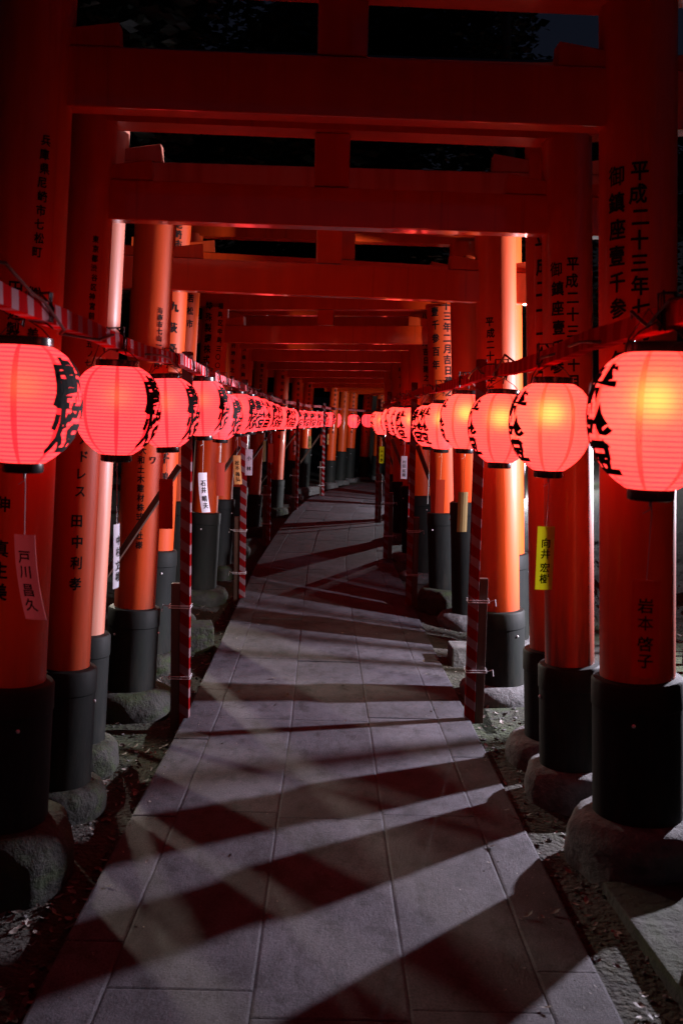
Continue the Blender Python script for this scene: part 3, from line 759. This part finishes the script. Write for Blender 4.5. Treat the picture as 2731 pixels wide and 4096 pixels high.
# supply cable looped along each rail
for nm, Q, RQ in (('left', LL, LR), ('right', RL, RR)):
    bm = bmesh.new(); pts = []
    def rail_at(y):
        for a, b in zip(RQ, RQ[1:]):
            if a[1] <= y <= b[1]:
                f = (y - a[1]) / (b[1] - a[1]); return Vector((a[0] + (b[0] - a[0]) * f, y, a[2] + (b[2] - a[2]) * f))
        return Vector(RQ[-1])
    y = 1.3; rnd = random.Random(21 if nm == 'left' else 22)
    while y < min(18.0, RQ[-1][1]):
        p_ = rail_at(y); pts.append(p_ + Vector((rnd.choice((-.03, .03)), 0, rnd.uniform(-.045, .045)))); y += rnd.uniform(.1, .2)
    tube(bm, pts, .0045, 6)
    for x, yy, z in [pull(q) for q in Q]:
        if yy > 18: continue
        p_ = rail_at(yy); t = Vector((x, yy, z))
        tube(bm, [p_ + Vector((0, 0, .034)), p_ + Vector((.03, .012, .0)), p_ + Vector((.026, .02, -.05)), t + Vector((.01, 0, .235)), t + Vector((0, 0, .19))], .0035, 6)
        tube(bm, [p_ + Vector((-.028, -.02, .036)), p_ + Vector((-.03, -.05, -.05)), t + Vector((-.04, -.05, .23)), t + Vector((-.07, -.02, .17)), t + Vector((-.078, -.03, .14))], .0025, 6)
        for q in range(3):
            a = rnd.uniform(-.02, .02)
            tube(bm, [p_ + Vector((-.026, a, -.034)), p_ + Vector((-.026, a + .01, .034)), p_ + Vector((.026, a, .036)), p_ + Vector((.026, a, -.034)), p_ + Vector((-.026, a, -.034))], .003, 6)
    tag(link('lantern_cable', bm, M['cable']), f'thin dark power cable tied along the {nm} rail with a drop to each lantern', 'cable')

# ------------------------------------------------------------------ paper slips under the lanterns
SL = [('left', 0, 'rose', '戸川昌久', -14, .18, .03), ('left', 1, 'white', '中村文雄', 84, .24, 0), ('left', 2, 'crimson', '', 6, .13, 0), ('left', 3, 'white', '石井晴夫', 48, .20, .04),
      ('left', 4, 'crimson', '', 30, .15, 0), ('left', 5, 'orange', '松本義弘', 24, .16, .02), ('left', 6, 'mauve', '小林', 10, .14, 0), ('left', 8, 'olive', '', 65, .1, 0), ('left', 9, 'crimson', '', 15, .16, 0), ('left', 12, 'rose', '岡田', 10, .2, 0), ('left', 14, 'olive', '川上', 5, .15, 0), ('left', 16, 'crimson', '', 25, .15, 0), ('left', 17, 'orange', '森', 12, .15, 0), ('left', 20, 'blue', '林', 30, .14, 0),
      ('right', 0, 'crimson', '岩本啓子', -10, .20, .01), ('right', 1, 'yellow', '向井宏樹', 4, .19, 0), ('right', 3, 'olive', '', 20, .24, 0), ('right', 4, 'crimson', '', 8, .20, 0), ('right', 5, 'blue', '上田', 80, .2, 0), ('right', 6, 'crimson', '', 10, .14, 0), ('right', 7, 'white', '村田拓朗', 8, .16, 0), ('right', 10, 'yellow', '木本泰', 4, .15, 0)]
for nm, i, c, txt, ang, drop, bend in SL:
    x, y, z, k = lant[(nm, i)]
    root = empty('paper_slip', (x, y, z - .198 * k), R(ang)); root.scale = (k, k, k)
    where = f'{c} paper slip hanging under the {ORD[i]} lantern of the {nm} hand row'
    tag(root, where, 'paper slip', 'paper name slips hanging from the lanterns')
    bm = bmesh.new()
    tube(bm, [(0, 0, .002), (.004, 0, -.03), (0, 0, -drop), (0, -.0015, -drop - .012)], .0012, 5)
    tube(bm, [(.003, 0, -.02), (-.018, 0, -.034)], .0012, 5); tube(bm, [(0, 0, 0), (0, 0, -.016)], .004, 6)
    link('thread', bm, M['string'], root)
    wd, ht = .034, .25
    bm = bmesh.new(); K = 10
    def surf(u, t): # u -1..1, t 0..1
        return Vector((u * wd + bend * t * t, -.006 * (1 - u * u) + .03 * t * t * (.3 if bend else .1), -drop - ht * t))
    fr = [[bm.verts.new(surf(u, k / K)) for u in (-1, -.5, 0, .5, 1)] for k in range(K + 1)]
    bk = [[bm.verts.new(surf(u, k / K) + Vector((0, .0012, 0))) for u in (-1, -.5, 0, .5, 1)] for k in range(K + 1)]
    for k in range(K):
        for j in range(4):
            bm.faces.new((fr[k][j], fr[k + 1][j], fr[k + 1][j + 1], fr[k][j + 1])); bm.faces.new((bk[k][j], bk[k][j + 1], bk[k + 1][j + 1], bk[k + 1][j]))
        bm.faces.new((fr[k][0], bk[k][0], bk[k + 1][0], fr[k + 1][0])); bm.faces.new((fr[k][4], fr[k + 1][4], bk[k + 1][4], bk[k][4]))
    for j in range(4):
        bm.faces.new((fr[0][j], fr[0][j + 1], bk[0][j + 1], bk[0][j])); bm.faces.new((fr[K][j], bk[K][j], bk[K][j + 1], fr[K][j + 1]))
    slip = link('slip', bm, M['tag_' + c], root)
    if txt:
        bm = bmesh.new(); nT = len(txt)
        for k, ch in enumerate(txt):
            t0 = (.17 + .70 * (k + .5) / nT + (.04 if k >= nT / 2 else 0)); sz = .040 if nT > 3 else .044
            put_glyph(bm, ch, lambda gx, gy, e, t0=t0, sz=sz: surf(gx * sz / wd, t0 - gy * sz / ht) + Vector((0, -.0012 - e, 0)), .006)
        link('inscription', bm, M['ink'], slip)

# ------------------------------------------------------------------ blocks of stone at the right of the path
def block(name, x, y, z, s, rz, m, lab, cat):
    bm = bmesh.new(); box(bm, (0, 0, s[2] / 2), s, .012)
    o = link(name, bm, m); o.location = (x, y, z); o.rotation_euler = (0, 0, rz); tag(o, lab, cat)
block('stone_block', .93, 6.62, -.06, (.36, .22, .17), .04, M['stone'], 'squared pale stone block beside the right edge of the path', 'stone block')
block('stone_plinth', 1.0, 5.35, -.09, (.5, .5, .07), .1, M['moss'], 'low mossy stone slab under the half orange pillar', 'stone slab')
block('stone_block', -.62 - .1, 21.6, -.06, (.38, .3, .2), .4, M['stone'], 'pale squared stone at the far left bend of the path', 'stone block')
block('stone_block', -1.02, 7.1, -.09, (.22, .26, .2), .2, M['moss'], 'small mossy stone block beside the left edge of the path', 'stone block')

# far right garden lamp, hidden by the pillars; cover added to block upward light
lx, ly = 3.2, 18.1; lz = gz(lx, ly)
root = empty('garden_lamp', (lx, ly, lz)); tag(root, 'low garden lamp lighting the far bend from the right, its upward light cut by an added cover', 'lamp')
bm = bmesh.new(); tube(bm, [(.12, 0, -.1), (.12, 0, .72), (.1, 0, .80)], .02, 10); link('post', bm, M['cap'], root, True)
bm = bmesh.new(); lathe(bm, [(.36, .735), (.34, .75), (.05, .80), (.02, .82)], 28, True); link('added_cover', bm, M['cap'], root, False)
d = bpy.data.lights.new('garden_bulb', 'POINT'); d.energy = 1100; d.color = (0.95, 0.92, 1.0); d.shadow_soft_size = 0.04
o = bpy.data.objects.new('garden_bulb', d); o.location = (lx, ly, lz + .66); col.objects.link(o)

# unseen panels added outside the gates: they keep the floodlight off the upper beams
def light_blocker(a, b, z0, z1, lab):
    a = Vector(a); b = Vector(b); d = b - a; root = empty('light_blocker', ((a.x + b.x) / 2, (a.y + b.y) / 2, gz((a.x + b.x) / 2, (a.y + b.y) / 2)), math.atan2(d.y, d.x))
    tag(root, lab, 'light blocker', 'added light blockers outside the gates'); zg = root.location.z; Ln = d.length
    bm = bmesh.new(); box(bm, (0, 0, (z0 + z1) / 2 - zg), (Ln, .03, z1 - z0), .004); link('board', bm, M['timber'], root)
    for sx in (-1, 1):
        bm = bmesh.new(); box(bm, (sx * (Ln / 2 - .05), .04, (z1 + .1 - zg) / 2), (.05, .05, z1 + .1 - zg), .004); link('leg', bm, M['timber'], root)
light_blocker((2.72, 5.05), (2.255, 5.602), 1.64, 2.9, 'long added light blocker outside the right pillars, nearer one')
light_blocker((2.338, 6.45), (2.49, 6.64), 1.66, 2.6, 'narrow added light blocker outside the right pillars, second from the far end')

light_blocker((2.55, 6.70), (2.83, 6.87), 1.66, 2.6, 'slanting added light blocker outside the right pillars, farthest one')
light_blocker((2.21, 6.08), (2.285, 6.33), 1.78, 2.6, 'small added light blocker outside the right pillars, between the other two')
bm = bmesh.new(); rnd = random.Random(44)
for i in range(900):
    if i % 3: x = rnd.uniform(.74, 1.6); y = 2.3 + 6 * rnd.random() ** 1.3
    else: x = -rnd.uniform(.86, 1.5); y = 2.4 + 5 * rnd.random()
    if i > 620: x = rnd.uniform(1.6, 3.4); y = rnd.uniform(4, 12)
    s_ = rnd.uniform(.005, .016) * (1.3 if i > 620 else 1)
    r = bmesh.ops.create_icosphere(bm, subdivisions=1, radius=1)
    mt = Matrix.Translation((x, y, gz(x, y) + s_ * .3)) @ Matrix.Rotation(rnd.uniform(0, 6), 4, 'Z') @ Matrix.Diagonal((s_, s_ * rnd.uniform(.6, 1), s_ * rnd.uniform(.4, .8), 1))
    for v in r['verts']: v.co = mt @ (v.co * rnd.uniform(.85, 1.1))
tag(link('pebbles', bm, M['stone']), kind='stuff')

# ------------------------------------------------------------------ trees behind the gates
def tree(x, y, h, cr, seed, label, n_leaf=2600, leaf=.2, thick=.16):
    rnd = random.Random(seed); z0 = gz(x, y) - .1
    root = empty('tree', (x, y, z0)); tag(root, label, 'tree', 'dark trees behind the gates')
    bm = bmesh.new(); top = Vector((rnd.uniform(-.5, .5), rnd.uniform(-.5, .5), h * .92))
    tube(bm, [Vector((0, 0, 0)), top * .35 + Vector((.1, 0, 0)), top * .7, top], [thick * 1.2, thick, thick * .65, thick * .15], 12)
    cl = []
    for i in range(16):
        f = rnd.uniform(.35, .98); a = rnd.uniform(0, 6.28); base = top * f
        L_ = cr * rnd.uniform(.5, 1.05) * (1.15 - f * .6)
        tip = base + Vector((math.cos(a) * L_, math.sin(a) * L_, rnd.uniform(.1, .45) * L_))
        tube(bm, [base, (base + tip) / 2 + Vector((0, 0, .15 * L_)), tip], [thick * .4, thick * .25, thick * .06], 6)
        cl += [(tip, cr * rnd.uniform(.3, .5)), ((base + tip) / 2, cr * rnd.uniform(.2, .4))]
    link('trunk', bm, M['bark'], root, True)
    bm = bmesh.new()
    for i in range(n_leaf):
        c, rad = rnd.choice(cl)
        d = Vector((rnd.gauss(0, 1), rnd.gauss(0, 1), rnd.gauss(0, .8))); d = d.normalized() * rad * rnd.random() ** .5
        p_ = c + d; q = Matrix.Rotation(rnd.uniform(0, 6.28), 3, 'Z') @ Matrix.Rotation(rnd.uniform(-1.2, 1.2), 3, 'X'); s = leaf * rnd.uniform(.5, 1.2)
        vv = [bm.verts.new(p_ + q @ Vector(k) * s) for k in ((-.5, 0, 0), (0, -.28, .05), (.55, 0, 0), (0, .28, .05))]
        bm.faces.new(vv)
    link('crown', bm, M['foliage'], root)
TREES = [(2.75, 16.5, 11.5, 1.3, 1, 'slender tree rising behind the right pillars, thin crown against the sky', 1700, .16, .13), (6.5, 22, 8, 3.0, 2, 'low broad tree behind the right pillars', 5200, .26, .2),
         (1.0, 33, 16, 5, 3, 'tall dark tree straight ahead beyond the bend', 16000, .42, .3), (-4.5, 24, 15, 4.5, 4, 'tall dark tree left of the gates, farther one', 15000, .36, .28), (-5, 13, 12, 3.4, 5, 'dark tree left of the gates, nearer one', 14000, .28, .22), (6.0, 33, 12, 4.5, 6, 'dark tree far ahead to the right', 12000, .4, .28), (-1.8, 41, 19, 6, 7, 'tallest dark tree far behind the bend', 16000, .55, .35), (12, 27, 8, 4, 8, 'wide dark tree at the far right', 5000, .36, .28)]
for t in TREES: tree(*t)
